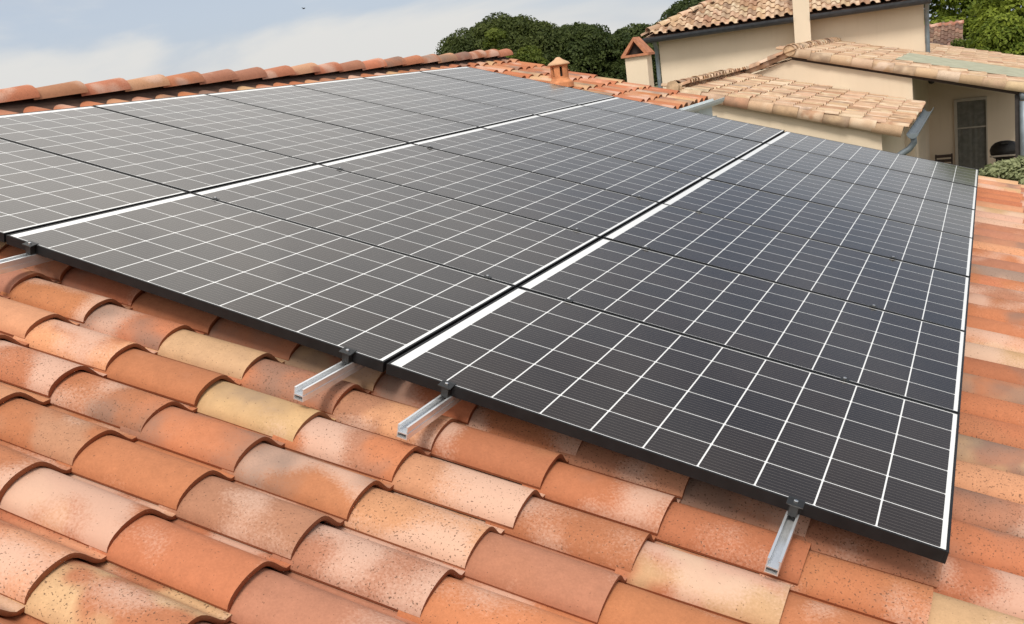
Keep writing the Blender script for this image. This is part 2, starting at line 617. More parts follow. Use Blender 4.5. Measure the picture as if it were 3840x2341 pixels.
def tile_roof(name, parent, org, eu, ev, en, ur, vr, pu, pv, u0, v0, mat, pal, seed, n_arc=9, width=0.180, rise=0.060,
              lift=0.024, thick=0.0125, length=None, mask=None, jit=1.0, pale=(0.0, 1.0), smoke=0.24, speck=1.0, sub=2):
    """one mesh of overlapping barrel tiles. u along the eave, v up the slope, lower ends on the v0 + k*pv lines"""
    g = np.random.default_rng(seed)
    org, eu, ev, en = (np.array(x, float) for x in (org, eu, ev, en))
    length = length or pv * 1.16
    # one-piece tile: steep near flank, round crest, far flank easing out into the flat pan
    xc = 0.54 * width

    def profile(x):
        near = np.sqrt(np.clip(1 - ((xc - x) / xc) ** 2, 0, 1))
        q = np.clip((x - xc) / (width - xc), 0, 1)
        return np.where(x < xc, near, (0.5 + 0.5 * np.cos(math.pi * q)) ** 0.66)
    xa = np.linspace(0, width, n_arc + 3)
    xa = np.concatenate([[0, 0.012 * width, 0.05 * width, 0.11 * width], xa[xa > 0.16 * width]])   # denser at the near foot
    prof_ = profile(xa)
    pa = np.concatenate([xa, [width + (pu - width) * 0.5, pu + 0.004, pu + 0.022]])
    ph = np.concatenate([0.010 + (rise - 0.010) * prof_ - 0.010 * (xa / width) ** 2, [0.0002, 0.0004, 0.0004]])
    qa = np.concatenate([xa * (1 - 2 * thick / width) + thick, pa[-3:]])
    qa[0] = pa[0] + 0.004
    qh = np.concatenate([np.maximum((rise - thick) * prof_ - 0.004, -thick), [-thick, -thick, -thick]])
    qh[0] = 0.001
    NP = len(pa)
    bs = np.linspace(0, length, sub + 1)
    rows = [(pa, ph, b) for b in bs]
    A = np.concatenate([r[0] for r in rows] + [pa, qa, qa, [pa[0], qa[0], pa[0], qa[0]]])
    H = np.concatenate([r[1] for r in rows] + [ph, qh, qh, [ph[0], ph[0] - 0.009, ph[0], ph[0] - 0.009]])
    B = np.concatenate([np.full(NP, r[2]) for r in rows] + [np.zeros(NP), np.zeros(NP), np.full(NP, 0.06), [0, 0, length, length]])
    H = H + lift * (1 - B / length)
    F = []
    for i in range(sub):
        for j in range(NP - 1):
            a = i * NP + j
            F.append((a, a + 1, a + 1 + NP, a + NP))
    e = (sub + 1) * NP
    for j in range(NP - 1):
        F.append((e + j, e + NP + j, e + NP + j + 1, e + j + 1))              # the thick lower end
        F.append((e + NP + j, e + 2 * NP + j, e + 2 * NP + j + 1, e + NP + j + 1))
    s = e + 3 * NP
    F.append((s, s + 2, s + 3, s + 1))
    F = np.array(F)
    NV = len(A)
    us = np.arange(math.ceil((ur[0] - u0) / pu), math.floor((ur[1] - u0) / pu - 0.5) + 1) * pu + u0
    vs = np.arange(math.ceil((vr[0] - v0) / pv), math.floor((vr[1] - v0) / pv - 0.3) + 1) * pv + v0
    UU, VV = np.meshgrid(us, vs, indexing='ij')
    UU, VV = UU.ravel(), VV.ravel()
    if mask is not None:
        ok = mask(UU, VV)
        UU, VV = UU[ok], VV[ok]
    n = len(UU)
    rot = g.normal(0, 0.009, n) * jit
    du, dv, dh = g.normal(0, 0.0026, n) * jit, g.normal(0, 0.0075, n) * jit, g.normal(0, 0.0022, n) * jit
    tl = g.normal(0, 0.007, n) * jit
    a = A[None] - width / 2
    u = UU[:, None] + width / 2 + du[:, None] + a * np.cos(rot)[:, None] - B[None] * np.sin(rot)[:, None]
    v_ = VV[:, None] + dv[:, None] + B[None] * np.cos(rot)[:, None] + a * np.sin(rot)[:, None]
    h = H[None] + dh[:, None] + a * tl[:, None]
    V = org + u[..., None] * eu + v_[..., None] * ev + h[..., None] * en
    FF = (F[None] + (np.arange(n) * NV)[:, None, None]).reshape(-1, 4)
    at = tile_attrs(n, NV, pal, g, pale, smoke, speck)
    end_shade = np.zeros(NV, bool)
    end_shade[e:] = True                                     # lower ends and foot edges painted darker and redder for their shade
    end_shade = np.tile(end_shade, n)
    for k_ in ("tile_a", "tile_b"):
        at[k_][end_shade, :3] = at[k_][end_shade, :3] * 0.25 + np.array([0.30, 0.105, 0.05]) * 0.6
    at["tile_r"][end_shade, 1:] = 0.0
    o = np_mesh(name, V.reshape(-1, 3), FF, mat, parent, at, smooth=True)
    return o


def barrel_row(name, parent, p0, p1, up, pitch, r0, r1, mat, pal, seed, overlap=1.12, arc=(0, math.pi), seg=10, thick=0.014,
               pale=(0.0, 0.9), smoke=0.2, squash=1.0, phase=0.0, tilt=0.016):
    """a row of half-barrel tiles from p0 to p1 (ridges, verges), wide end towards p1; one mesh"""
    g = np.random.default_rng(seed)
    p0, p1, up = (np.array(x, float) for x in (p0, p1, up))
    d = p1 - p0
    L = np.linalg.norm(d)
    d /= L
    up = up - d * (up @ d)
    up /= np.linalg.norm(up)
    s = np.cross(d, up)
    Vs, Fs = [], []
    n = int(L / pitch)
    th = np.linspace(arc[0], arc[1], seg)
    for i in range(n):
        t0, t1 = phase + i * pitch, phase + i * pitch + pitch * overlap
        jr = g.normal(1, 0.02)
        js, jt = g.normal(0, 0.006), g.normal(0, 0.004)
        rings = []
        for (t, ra, hz) in ((t0, r0, 0.0), ((t0 + t1) / 2, (r0 + r1) / 2, tilt / 2), (t1, r1, tilt), (t1, r1, tilt), (t1, r1 - thick, tilt), (t0 + (t1 - t0) * 0.7, r1 - thick, tilt * 0.8)):
            c = p0 + d * t + s * js + up * (hz + jt)
            rings.append(c + ra * jr * (np.cos(th)[:, None] * s + squash * np.sin(th)[:, None] * up))
        b = sum(len(x) for x in Vs)
        Vs.append(np.concatenate(rings))
        for k_ in (0, 1, 3, 4):
            for j in range(seg - 1):
                a = b + k_ * seg + j
                Fs.append((a, a + 1, a + seg + 1, a + seg))
    V = np.concatenate(Vs)
    at = tile_attrs(n, 6 * seg, pal, g, pale, smoke)
    return np_mesh(name, V, np.array(Fs), mat, parent, at, smooth=True)


# ------------------------------------------------------------------ ground
gm = MB()
gm.quad([(-400, -400, 0), (400, -400, 0), (400, 500, 0), (-400, 500, 0)])
structure(gm.build("ground", M_GROUND))

# ------------------------------------------------------------------ the roof we stand on
AL = R(17.0)
ca, sa = math.cos(AL), math.sin(AL)
ORG = (0.0, 0.0, Z0)
EU, EV, EN = (0.0, 1.0, 0.0), (-ca, 0.0, sa), (sa, 0.0, ca)


def P(u, v, n):
    return Vector(ORG) + Vector(EU) * u + Vector(EV) * v + Vector(EN) * n


house = thing("house", "low house under the orange clay tile roof that carries the solar panels", "house", (-4.0, 3.0, 0.0))
HI = Vector(house.location)
NB = -0.2005
PU, PV = 0.2312, 0.3650
RIDGE_V = 5.86
U_NEAR, U_BEND, U_FAR = -3.4, 7.78, 9.48
V_EAVE, V_WING = -1.47, 3.09
org_t = tuple(np.array(ORG) + np.array(EN) * NB - np.array(HI))


def roof_mask(u, v):
    return u < U_BEND - 0.2


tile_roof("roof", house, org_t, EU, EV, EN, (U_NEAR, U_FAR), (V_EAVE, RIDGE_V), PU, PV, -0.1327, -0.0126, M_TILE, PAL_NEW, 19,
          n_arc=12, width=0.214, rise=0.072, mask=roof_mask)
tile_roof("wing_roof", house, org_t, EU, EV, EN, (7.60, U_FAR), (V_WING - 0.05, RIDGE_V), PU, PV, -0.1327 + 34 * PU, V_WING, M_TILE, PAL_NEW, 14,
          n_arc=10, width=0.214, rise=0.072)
# the other slope, down to the far eave
rp = P(0, RIDGE_V, NB)
org_b = tuple(np.array((rp.x, 0, rp.z)) - np.array(HI))
EVb, ENb = (ca, 0.0, sa), (-sa, 0.0, ca)
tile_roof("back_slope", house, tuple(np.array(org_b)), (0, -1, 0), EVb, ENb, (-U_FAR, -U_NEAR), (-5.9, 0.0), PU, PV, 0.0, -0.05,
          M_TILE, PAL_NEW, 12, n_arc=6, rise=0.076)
# boards under the tiles, set a little below them
deck = MB()
for (ua, ub, va) in ((U_NEAR, U_BEND, V_EAVE), (U_BEND, U_FAR, V_WING)):
    pts = []
    for n_ in (-0.045, -0.09):
        pts += [P(ua, va + 0.04, NB + n_) - HI, P(ub - 0.02, va + 0.04, NB + n_) - HI, P(ub - 0.02, RIDGE_V, NB + n_) - HI, P(ua, RIDGE_V, NB + n_) - HI]
    b = len(deck.v)
    deck.v += [tuple(p) for p in pts]
    deck.f += [tuple(b + i for i in q) for q in ((0, 1, 2, 3), (7, 6, 5, 4), (0, 4, 5, 1), (1, 5, 6, 2), (2, 6, 7, 3), (3, 7, 4, 0))]
deck.build("roof_deck", M_DECK, house)
rb = P(0, RIDGE_V, 0)
barrel_row("ridge", house, tuple(P(U_NEAR + 0.001, RIDGE_V - 0.01, -0.105) - HI), tuple(P(U_FAR + 0.1, RIDGE_V - 0.01, -0.105) - HI), (0, 0, 1), 0.388,
           0.092, 0.112, M_TILE, PAL_RIDGE, 13, phase=0.05, smoke=0.35, tilt=0.020, arc=(-0.1, math.pi + 0.1), squash=0.76, thick=0.018)
bed = MB()
bed.prism([(P(0, v_, n_).x - HI.x, P(0, v_, n_).z) for v_, n_ in ((5.72, -0.195), (5.72, -0.15), (5.775, -0.112), (5.90, -0.09), (6.02, -0.19))], 'y', U_NEAR + 0.02 - HI.y, U_FAR - 0.05 - HI.y)
bed.build("ridge_bed", M_DECK, house)
ridge_z = rp.z - 0.12


def house_profile(x_low, x_far):
    return [(x_low, 0.0), (x_low, Z0 - x_low * sa / ca - 0.30), (rp.x, ridge_z - 0.2), (x_far, ridge_z - 0.2 - (rp.x - x_far) * sa / ca), (x_far, 0.0)]


wl_ = MB()
off = lambda poly: [(x - HI.x, z) for x, z in poly]
wl_.prism(off(house_profile(1.0, -10.6)), 'y', U_NEAR + 0.2 - HI.y, 7.60 - HI.y)
wl_.prism(off(house_profile(-3.25, -10.6)), 'y', 7.60 - HI.y, 9.34 - HI.y)
wl_.build("wall", M_WALL, house)
# pale zinc gutter and flashing under the short eave of the far wing
gx, gz = -2.86, Z0 + 0.765
gut = MB()
arc = [(0.075 * math.cos(t), 0.075 * math.sin(t)) for t in np.linspace(math.pi, 2 * math.pi, 9)]
inner = [(0.066 * math.cos(t), 0.066 * math.sin(t)) for t in np.linspace(2 * math.pi, math.pi, 9)]
gut.prism([(gx + a, gz + b) for a, b in arc + inner], 'y', 7.62, 9.5)
gut.v = [tuple(Vector(p) - HI) for p in gut.v]
gut.build("gutter", M_PALEZ, house, smooth=False)
fl = MB()
fl.box((-3.25 - HI.x + 0.003, 7.63 - HI.y, 2.9), (-2.93 - HI.x, 9.42 - HI.y, Z0 + 0.685))
fl.box((-2.93 - HI.x, 7.63 - HI.y, Z0 + 0.53), (-2.885 - HI.x, 9.44 - HI.y, Z0 + 0.56))
fl.build("flashing", M_PALEZ, house)

# clay vent pot on the far wing
vent = MB()
vp = P(8.02, 4.44, -0.105)
vloc = vp - HI
vent.lathe([(0.150, -0.050), (0.146, 0.005), (0.112, 0.030), (0.100, 0.055), (0.100, 0.075), (0.080, 0.075), (0.080, -0.05)], 24)
for i in range(6):
    a0, a1 = 2 * math.pi * i / 6 + 0.25, 2 * math.pi * i / 6 + 0.25 + 0.72
    ring = [(math.cos(t), math.sin(t)) for t in np.linspace(a0, a1, 5)]
    poly = [(0.100 * x, 0.100 * y) for x, y in ring] + [(0.080 * x, 0.080 * y) for x, y in reversed(ring)]
    vent.prism(poly, 'z', 0.075, 0.185)
vent.lathe([(0.080, 0.185), (0.100, 0.185), (0.100, 0.200), (0.080, 0.200), (0.080, 0.185)], 24)
vo = vent.build("roof_vent", M_POT, house, loc=vloc)
cap = MB()
cap.lathe([(0.0, 0.200), (0.124, 0.200), (0.128, 0.212), (0.112, 0.228), (0.05, 0.262), (0.022, 0.286), (0.0, 0.290)], 24)
cap.build("vent_cap", mat_plain("sandy_cap", (0.56, 0.34, 0.20), 0.85, 0.15, 12.0), vo, smooth=True)
core = MB()
core.lathe([(0.0, 0.06), (0.055, 0.06), (0.055, 0.2), (0.0, 0.2)], 16)
core.build("vent_flue", M_DARK, vo)

# ------------------------------------------------------------------ solar array
PW, PL, PH = 0.9995, 1.7160, 0.037
GU, GV = 1.012, 1.7286
LIP = 0.0080
ROT = Matrix((EU, EV, EN)).transposed()                        # local x along the ridge, y up the slope
fr = MB()
fr.box((0, 0, -PH), (PW, LIP, 0))
fr.box((0, PL - LIP, -PH), (PW, PL, 0))
fr.box((0, LIP, -PH), (LIP, PL - LIP, 0))
fr.box((PW - LIP, LIP, -PH), (PW, PL - LIP, 0))
fr.box((LIP, LIP, -PH), (PW - LIP, LIP + 0.02, -PH + 0.002))
frame0 = fr.build("frame", M_BLACK, bevel=0.0008)
ce = MB()
ce.box((LIP + 0.0002, LIP + 0.0002, -0.0075), (PW - LIP - 0.0002, PL - LIP - 0.0002, -0.0016))
cell0 = ce.build("cell_sheet", M_CELL)
ROWS = ["bottom row", "middle row", "top row"]
ORD = ["nearest the camera", "second from the front", "third from the front", "fourth from the front", "fifth from the front",
       "sixth from the front", "farthest away"]
EDGE = ["at the lower edge", "of three", "under the ridge"]
first = True
pr = np.random.default_rng(5)
for i in range(3):
    for j in range(7):
        t = thing("solar_panel", f"black framed solar panel {ORD[j]} in the {ROWS[i]} {EDGE[i]}", "solar panel", group="solar panels in three rows on the tiles")
        rot = ROT.to_4x4()
        mm = Matrix.Translation(P(j * GU, i * GV, 0)) @ rot
        tiltx, tilty = pr.normal(0, 0.0016), pr.normal(0, 0.0016)
        cen = Vector((PW / 2, PL / 2, 0))
        mm = mm @ Matrix.Translation(cen) @ Matrix.Rotation(tiltx, 4, 'X') @ Matrix.Rotation(tilty, 4, 'Y') @ Matrix.Translation(-cen)
        t.matrix_world = mm
        for src in (frame0, cell0):
            if first:
                c = src
            else:
                c = src.copy()
                COL.objects.link(c)
            c.parent = t
        first = False

# aluminium rails that carry the two lower rows, their ends sticking out at the front
RAIL_H = 0.042


def rail_mesh():
    mb = MB()
    w, h, k_, lip = 0.0175, RAIL_H, 0.0030, 0.0065
    x0_, x1_ = -0.268, 7.05
    g_ = h * 0.40                                          # outer groove height
    for sg in (-1, 1):
        a_, b_ = sorted((sg * w, sg * (w - k_)))
        mb.box((x0_, a_, -g_), (x1_, b_, -0.0028))
        a2, b2 = sorted((sg * (w - 0.0016), sg * (w - k_)))
        mb.box((x0_, a2, -g_ - 0.006), (x1_, b2, -g_))
        mb.box((x0_, a_, -h), (x1_, b_, -g_ - 0.006))
        a3, b3 = sorted((sg * w, sg * (w - lip)))
        mb.box((x0_, a3, -0.0028), (x1_, b3, 0))
    mb.box((x0_, -w + k_, -h * 0.62), (x1_, w - k_, -h * 0.62 + 0.003))
    mb.box((x0_, -w + k_, -h), (x1_, w - k_, -h + 0.003))
    return mb


RAILS = [(0.396, "rail sticking out below the bottom row, lowest, nearest the eave"), (1.487, "rail sticking out under the bottom row, just right of the row gap"),
         (1.858, "rail sticking out under the middle row, just left of the row gap"), (3.300, "rail end at the left edge of the photo, under the middle row")]
WHERE = ["on the lowest rail", "on the rail right of the gap", "on the rail left of the gap", "on the rail at the left edge"]
r0 = None
for q, (v_, lab) in enumerate(RAILS):
    if r0 is None:
        o = rail_mesh().build("mounting_rail", M_ALU)
        r0 = o
    else:
        o = r0.copy()
        COL.objects.link(o)
    o.matrix_world = Matrix.Translation(P(0, v_, -PH - 0.001)) @ ROT.to_4x4()
    tag(o, "bright aluminium " + lab, "mounting rail", "aluminium mounting rails")

# end clamps at the front and mid clamps in the gaps
body = MB()
body.prism([(-0.030, 0.0345), (0.000, 0.0395), (0.008, 0.0395), (0.008, 0.0430), (-0.001, 0.0430), (-0.031, 0.0385)], 'y', -0.023, 0.023)
body.box((-0.024, -0.0125, 0.0005), (-0.002, 0.0125, 0.0340))
bolt = MB()
bolt.lathe([(0.0, 0.0), (0.0065, 0.0), (0.0065, 0.006), (0.004, 0.0075), (0.0, 0.0075)], 6)
mid = MB()
mid.box((-0.0125, -0.016, 0.0), (0.0125, 0.016, 0.0025))
b0 = None
for q, (v_, _) in enumerate(RAILS):
    e = thing("end_clamp", f"dark bolted end clamp at the front panel edge {WHERE[q]}", "clamp", group="end clamps on the front rail ends")
    e.matrix_world = Matrix.Translation(P(0, v_, -PH - 0.001)) @ ROT.to_4x4()
    if b0 is None:
        b0 = body.build("clamp_body", M_CLAMP, e, bevel=0.001)
        bo = bolt.build("bolt", M_BOLT, e, loc=(-0.014, 0.0, 0.0395))
    else:
        for s_ in (b0, bo):
            c = s_.copy()
            COL.objects.link(c)
            c.parent = e
m0 = None
SEAM = ["first", "second", "third", "fourth"]
for q, (v_, _) in enumerate(RAILS):
    for j in range(1, 4):
        e = thing("mid_clamp", f"dark clamp in the {SEAM[j - 1]} panel gap {WHERE[q]}", "clamp", group="mid clamps between the panels")
        e.matrix_world = Matrix.Translation(P(j * GU - (GU - PW) / 2, v_, 0.0025)) @ ROT.to_4x4()
        if m0 is None:
            m0 = mid.build("clamp_plate", M_CLAMP, e)
            bo2 = bolt.build("bolt", M_BOLT, e, loc=(0, 0, 0.003))
        else:
            for s_ in (m0, bo2):
                c = s_.copy()
                COL.objects.link(c)
                c.parent = e

# ------------------------------------------------------------------ outbuilding with the near roof
G = lambda x, y, z: (x, y, z + Z0)


def shift(mb, o):
    L = Vector(o.location)
    mb.v = [tuple(Vector(p) - L) for p in mb.v]
    return mb


def slope_frame(x0, z0, x1, z1):
    """tile frame for a slope falling from (x0,z0) down to (x1,z1): returns upslope and normal"""
    d = np.array([x0 - x1, 0, z0 - z1], float)
    L = np.linalg.norm(d)
    d /= L
    n = np.array([-d[2], 0, d[0]])
    if n[2] < 0:
        n = -n
    return d, n, L


def gable_roof(owner, nm, xr, zr, xe, ze, y0, y1, seed, pu=0.195, pv=0.35, pal=PAL_OLD, mat=None, mask=None, smoke=0.25, name2=None):
    """one tiled slope from the ridge (xr,zr) to the eave (xe,ze), between y0 and y1"""
    d, n, L = slope_frame(xr, zr, xe, ze)
    sgn = 1.0 if xe > xr else -1.0
    o = np.array((xe, 0, ze + Z0)) - np.array(owner.location)
    eu = (0, sgn, 0)
    ur = (y0, y1) if sgn > 0 else (-y1, -y0)
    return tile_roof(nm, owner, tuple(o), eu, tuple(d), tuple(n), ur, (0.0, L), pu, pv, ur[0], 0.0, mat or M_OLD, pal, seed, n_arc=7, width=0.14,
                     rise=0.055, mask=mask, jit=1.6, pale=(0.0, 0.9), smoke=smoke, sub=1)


out = thing("outbuilding", "cream outbuilding with an old sandy tile roof and chimney beyond the panels", "outbuilding", (-3.0, 15.6, 0))
OX = -4.58
s1 = (0.86 + 0.145) / (4.58 - 1.06)
zroof = lambda x: 0.80 - (x - OX) * s1 if x > OX else 0.80 - (OX - x) * 0.30
gable_roof(out, "roof", OX, 0.80, -1.03, 0.80 - (OX + 1.03) * -s1, 13.55, 18.05, 21)
gable_roof(out, "left_slope", OX, 0.80, -6.4, zroof(-6.4), 13.55, 18.05, 22)
w = MB()
w.prism([(-6.1, 0), (-6.1, zroof(-6.1) - 0.1 + Z0), (OX, 0.70 + Z0), (-1.42, zroof(-1.42) - 0.085 + Z0), (-1.42, 0)], 'y', 13.62, 18.0)
shift(w, out).build("wall", M_WALL, out)
L = Vector(out.location)
barrel_row("verge", out, tuple(Vector(G(OX, 13.56, 0.735)) - L), tuple(Vector(G(-1.02, 13.56, zroof(-1.02) - 0.065)) - L), (0, -0.35, 1), 0.395, 0.080, 0.096, M_OLD, PAL_OLD, 24,
           smoke=0.45, arc=(-0.5, math.pi + 0.2), squash=1.0, tilt=0.01)
barrel_row("ridge", out, tuple(Vector(G(OX, 17.9, 0.80)) - L), tuple(Vector(G(OX, 13.42, 0.80)) - L), (0, 0, 1), 0.38, 0.118, 0.130, M_OLD, PAL_OLD, 25,
           smoke=0.5, tilt=0.008, arc=(-0.2, math.pi + 0.2))
mb_ = MB()
mb_.prism([(OX - 0.13, 0.76 + Z0), (OX + 0.13, 0.765 + Z0), (OX + 0.125, 0.835 + Z0), (OX + 0.07, 0.875 + Z0), (OX - 0.07, 0.875 + Z0), (OX - 0.125, 0.83 + Z0)], 'y', 13.50, 17.85)
shift(mb_, out).build("mortar_bed", M_MORTAR, out)
mo = MB()
mo.lathe([(0.0, 0.0), (0.105, 0.0), (0.105, 0.04), (0.0, 0.045)], 14)
mo.v = [(x, -z, y) for x, y, z in mo.v]
mo.build("ridge_mortar", M_MORTAR, out, loc=Vector(G(OX, 13.47, 0.83)) - L)
# zinc gutter along the low edge with its swan neck
gxx, gzz = -0.965, zroof(-1.03) - 0.055
g2 = MB()
g2.prism([(gxx + 1.15 * a, gzz + Z0 + 1.1 * b) for a, b in arc + inner], 'y', 13.43, 17.98)
g2.prism([(gxx + 0.08 * math.cos(t), gzz + Z0 + 0.08 * math.sin(t)) for t in np.linspace(math.pi, 2 * math.pi, 9)], 'y', 13.425, 13.435)
go = shift(g2, out).build("gutter", M_ZINC, out)
dp = MB()
dp.tube([G(gxx, 13.56, gzz - 0.06), G(gxx + 0.01, 13.56, gzz - 0.15), G(gxx - 0.06, 13.56, gzz - 0.24), G(gxx - 0.26, 13.56, gzz - 0.36), G(-1.335, 13.56, gzz - 0.42), G(-1.355, 13.56, gzz - 0.55), G(-1.355, 13.56, -Z0 + 0.02)], 0.048, 12)
shift(dp, out).build("downpipe", M_ZINC, out, smooth=True)
# chimney with a little clay gable
ch = MB()
CX0, CX1, CY = -5.40, -5.02, 13.60
ch.box(G(CX0, CY, -0.2), G(CX1, CY + 0.26, 1.395))
cho = shift(ch, out).build("chimney", M_WALL, out)
cc = MB()
xm = (CX0 + CX1) / 2
cc.box(G(CX0 - 0.05, CY - 0.05, 1.397), G(CX1 + 0.05, CY + 0.31, 1.435))
for sg in (-1, 1):
    a, b_ = (xm + sg * 0.235, 1.437), (xm + sg * 0.0, 1.715)
    d_ = Vector((b_[0] - a[0], b_[1] - a[1])).normalized()
    nn = Vector((-d_.y, d_.x)) * (-sg) * 0.045
    poly = [(a[0], a[1] + Z0), (b_[0], b_[1] + Z0), (b_[0] - 0.0, b_[1] + Z0 - 0.065), (a[0] - sg * 0.075, a[1] + Z0)]
    cc.prism(poly, 'y', CY - 0.04, CY + 0.30)
shift(cc, out).build("chimney_cap", M_CAP, cho)
ci = MB()
ci.prism([(xm - 0.15, 1.438 + Z0), (xm + 0.15, 1.438 + Z0), (xm, 1.64 + Z0)], 'y', CY + 0.06, CY + 0.20)
shift(ci, out).build("chimney_flue", M_DARK, cho)

# ------------------------------------------------------------------ wing with the gable wall, porch and glass door
wing = thing("porch_wing", "single storey cream wing with a gable wall, long tile roof and shaded porch", "house wing", (-1.0, 20.0, 0))
L = Vector(wing.location)
WX, WZ, WS = -3.47, 1.10, 0.282
zw = lambda x: WZ - (x - WX) * WS if x > WX else WZ - (WX - x) * 0.30
XE = 1.02
STRIP = (19.6, 23.3)


def wing_mask(u, v):
    x = XE - v * math.cos(math.atan(WS))
    return np.where(x < -1.45, u < 24.95, True) & ~((u > STRIP[0]) & (u < STRIP[1]) & (x > -1.45))


gable_roof(wing, "roof", WX, WZ, XE, zw(XE), 18.02, 32.0, 31, mask=wing_mask)
gable_roof(wing, "left_slope", WX, WZ, -4.75, zw(-4.75), 18.02, 24.95, 32)
# greenish sheet strip that runs down the roof
sp = MB()
ns = 70
for i in range(ns):
    ya, yb = STRIP[0] + (STRIP[1] - STRIP[0]) * i / ns, STRIP[0] + (STRIP[1] - STRIP[0]) * (i + 1) / ns
    za, zb = 0.055 + 0.012 * math.cos(i * math.pi), 0.055 + 0.012 * math.cos((i + 1) * math.pi)
    sp.quad([G(-1.68, ya, zw(-1.68) + za), G(XE, ya, zw(XE) + za), G(XE, yb, zw(XE) + zb), G(-1.68, yb, zw(-1.68) + zb)])
shift(sp, wing).build("sheet_strip", M_LICH, wing)
# slab of the roof seen from below
sl = MB()
sl.prism([(WX, zw(WX) - 0.045 + Z0), (XE - 0.05, zw(XE) - 0.045 + Z0), (XE - 0.05, zw(XE) - 0.16 + Z0), (WX, zw(WX) - 0.16 + Z0)], 'y', 18.10, 24.9)
sl.prism([(-1.33, zw(-1.33) - 0.045 + Z0), (XE - 0.05, zw(XE) - 0.045 + Z0), (XE - 0.05, zw(XE) - 0.16 + Z0), (-1.33, zw(-1.33) - 0.16 + Z0)], 'y', 24.9, 31.9)
shift(sl, wing).build("roof_soffit", M_WOOD, wing)
ww = MB()
RX = -1.255
ww.prism([(-4.42, 0), (-4.42, zw(-4.42) - 0.10 + Z0), (WX, WZ - 0.165 + Z0), (RX, zw(RX) - 0.165 + Z0), (RX, 0)], 'y', 18.10, 23.2)
ww.prism([(RX, 0), (RX, zw(RX) - 0.165 + Z0), (XE - 0.2, zw(XE - 0.2) - 0.165 + Z0), (XE - 0.2, 0)], 'y', 23.2, 31.0)
shift(ww, wing).build("wall", M_WALL2, wing)
barrel_row("verge", wing, tuple(Vector(G(WX - 0.05, 18.05, WZ - 0.03)) - L), tuple(Vector(G(XE, 18.05, zw(XE) - 0.045)) - L), (0, -0.35, 1), 0.395, 0.088, 0.104, M_OLD, PAL_OLD, 34,
           smoke=0.6, arc=(-0.5, math.pi + 0.2))
barrel_row("left_verge", wing, tuple(Vector(G(WX, 18.05, WZ - 0.03)) - L), tuple(Vector(G(-4.70, 18.05, zw(-4.70) - 0.02)) - L), (0, -0.35, 1), 0.395, 0.088, 0.104, M_OLD, PAL_OLD, 35,
           smoke=0.6, arc=(-0.2, math.pi + 0.5))
barrel_row("ridge", wing, tuple(Vector(G(WX, 24.8, WZ + 0.01)) - L), tuple(Vector(G(WX, 17.9, WZ + 0.01)) - L), (0, 0, 1), 0.38, 0.118, 0.130, M_OLD, PAL_OLD, 36, smoke=0.5, tilt=0.008,
           arc=(-0.2, math.pi + 0.2))
mb_ = MB()
mb_.prism([(WX - 0.13, WZ - 0.04 + Z0), (WX + 0.13, WZ - 0.04 + Z0), (WX + 0.125, WZ + 0.04 + Z0), (WX + 0.07, WZ + 0.08 + Z0), (WX - 0.07, WZ + 0.08 + Z0), (WX - 0.125, WZ + 0.04 + Z0)], 'y', 17.99, 24.75)
shift(mb_, wing).build("mortar_bed", M_MORTAR, wing)
pm = MB()
pm.lathe([(0.0, 0.0), (0.115, 0.0), (0.115, 0.04), (0.0, 0.045)], 14)
pm.v = [(x, -z, y) for x, y, z in pm.v]
pm.build("ridge_mortar", M_MORTAR, wing, loc=Vector(G(WX, 17.97, WZ + 0.03)) - L)
po = MB()
po.box(G(0.490, 18.10, -Z0), G(0.575, 18.24, zw(0.575) - 0.165))
shift(po, wing).build("porch_post", M_POST, wing)
pp = MB()
pp.tube([G(0.632, 18.04, -0.32), G(0.632, 18.04, -1.2), G(0.632, 18.04, -Z0 + 0.02)], 0.068, 14)
pp.tube([G(0.632, 18.04, -0.30), G(0.62, 18.06, -0.20), G(0.64, 18.12, -0.11)], 0.06, 12)
shift(pp, wing).build("downpipe", M_ZINC, wing, smooth=True)
# door in the back wall of the porch
DX0, DX1, DZ0, DZ1, DY = -0.70, 0.005, -2.65, -0.545, 23.2
do = MB()
do.box(G(DX0, DY - 0.05, DZ0), G(DX0 + 0.065, DY - 0.002, DZ1))
do.box(G(DX1 - 0.03, DY - 0.05, DZ0), G(DX1, DY - 0.002, DZ1))
do.box(G(DX0 + 0.065, DY - 0.05, DZ1 - 0.065), G(DX1 - 0.03, DY - 0.002, DZ1))
door = shift(do, wing).build("door", M_FRAME, wing)
dn = MB()
dn.box(G(DX0 + 0.066, DY - 0.022, DZ0), G(DX1 - 0.031, DY - 0.016, DZ1 - 0.066))
shift(dn, wing).build("pane", M_PANE, door)
db = MB()
db.box(G(DX0 + 0.067, DY - 0.030, -1.245), G(DX1 - 0.032, DY - 0.0225, -1.215))
shift(db, wing).build("crossbar", M_FRAME, door)
cu = MB()
nx = 60
for i in range(nx):
    xa, xb = DX0 + 0.07 + (0.60 * i / nx), DX0 + 0.07 + (0.60 * (i + 1) / nx)
    fa = lambda x: DY - 0.0085 + 0.005 * math.sin(x * 52.0) * (0.6 + 0.4 * math.sin(x * 17))
    cu.quad([G(xa, fa(xa), DZ0), G(xb, fa(xb), DZ0), G(xb, fa(xb), DZ1 - 0.07), G(xa, fa(xa), DZ1 - 0.07)])
shift(cu, wing).build("curtain", M_CURT, door, smooth=True)

patio = MB()
patio.box((-1.25, 18.12, 0), (3.3, 23.19, Z0 - 2.65))
structure(patio.build("patio_floor", M_PAVE))

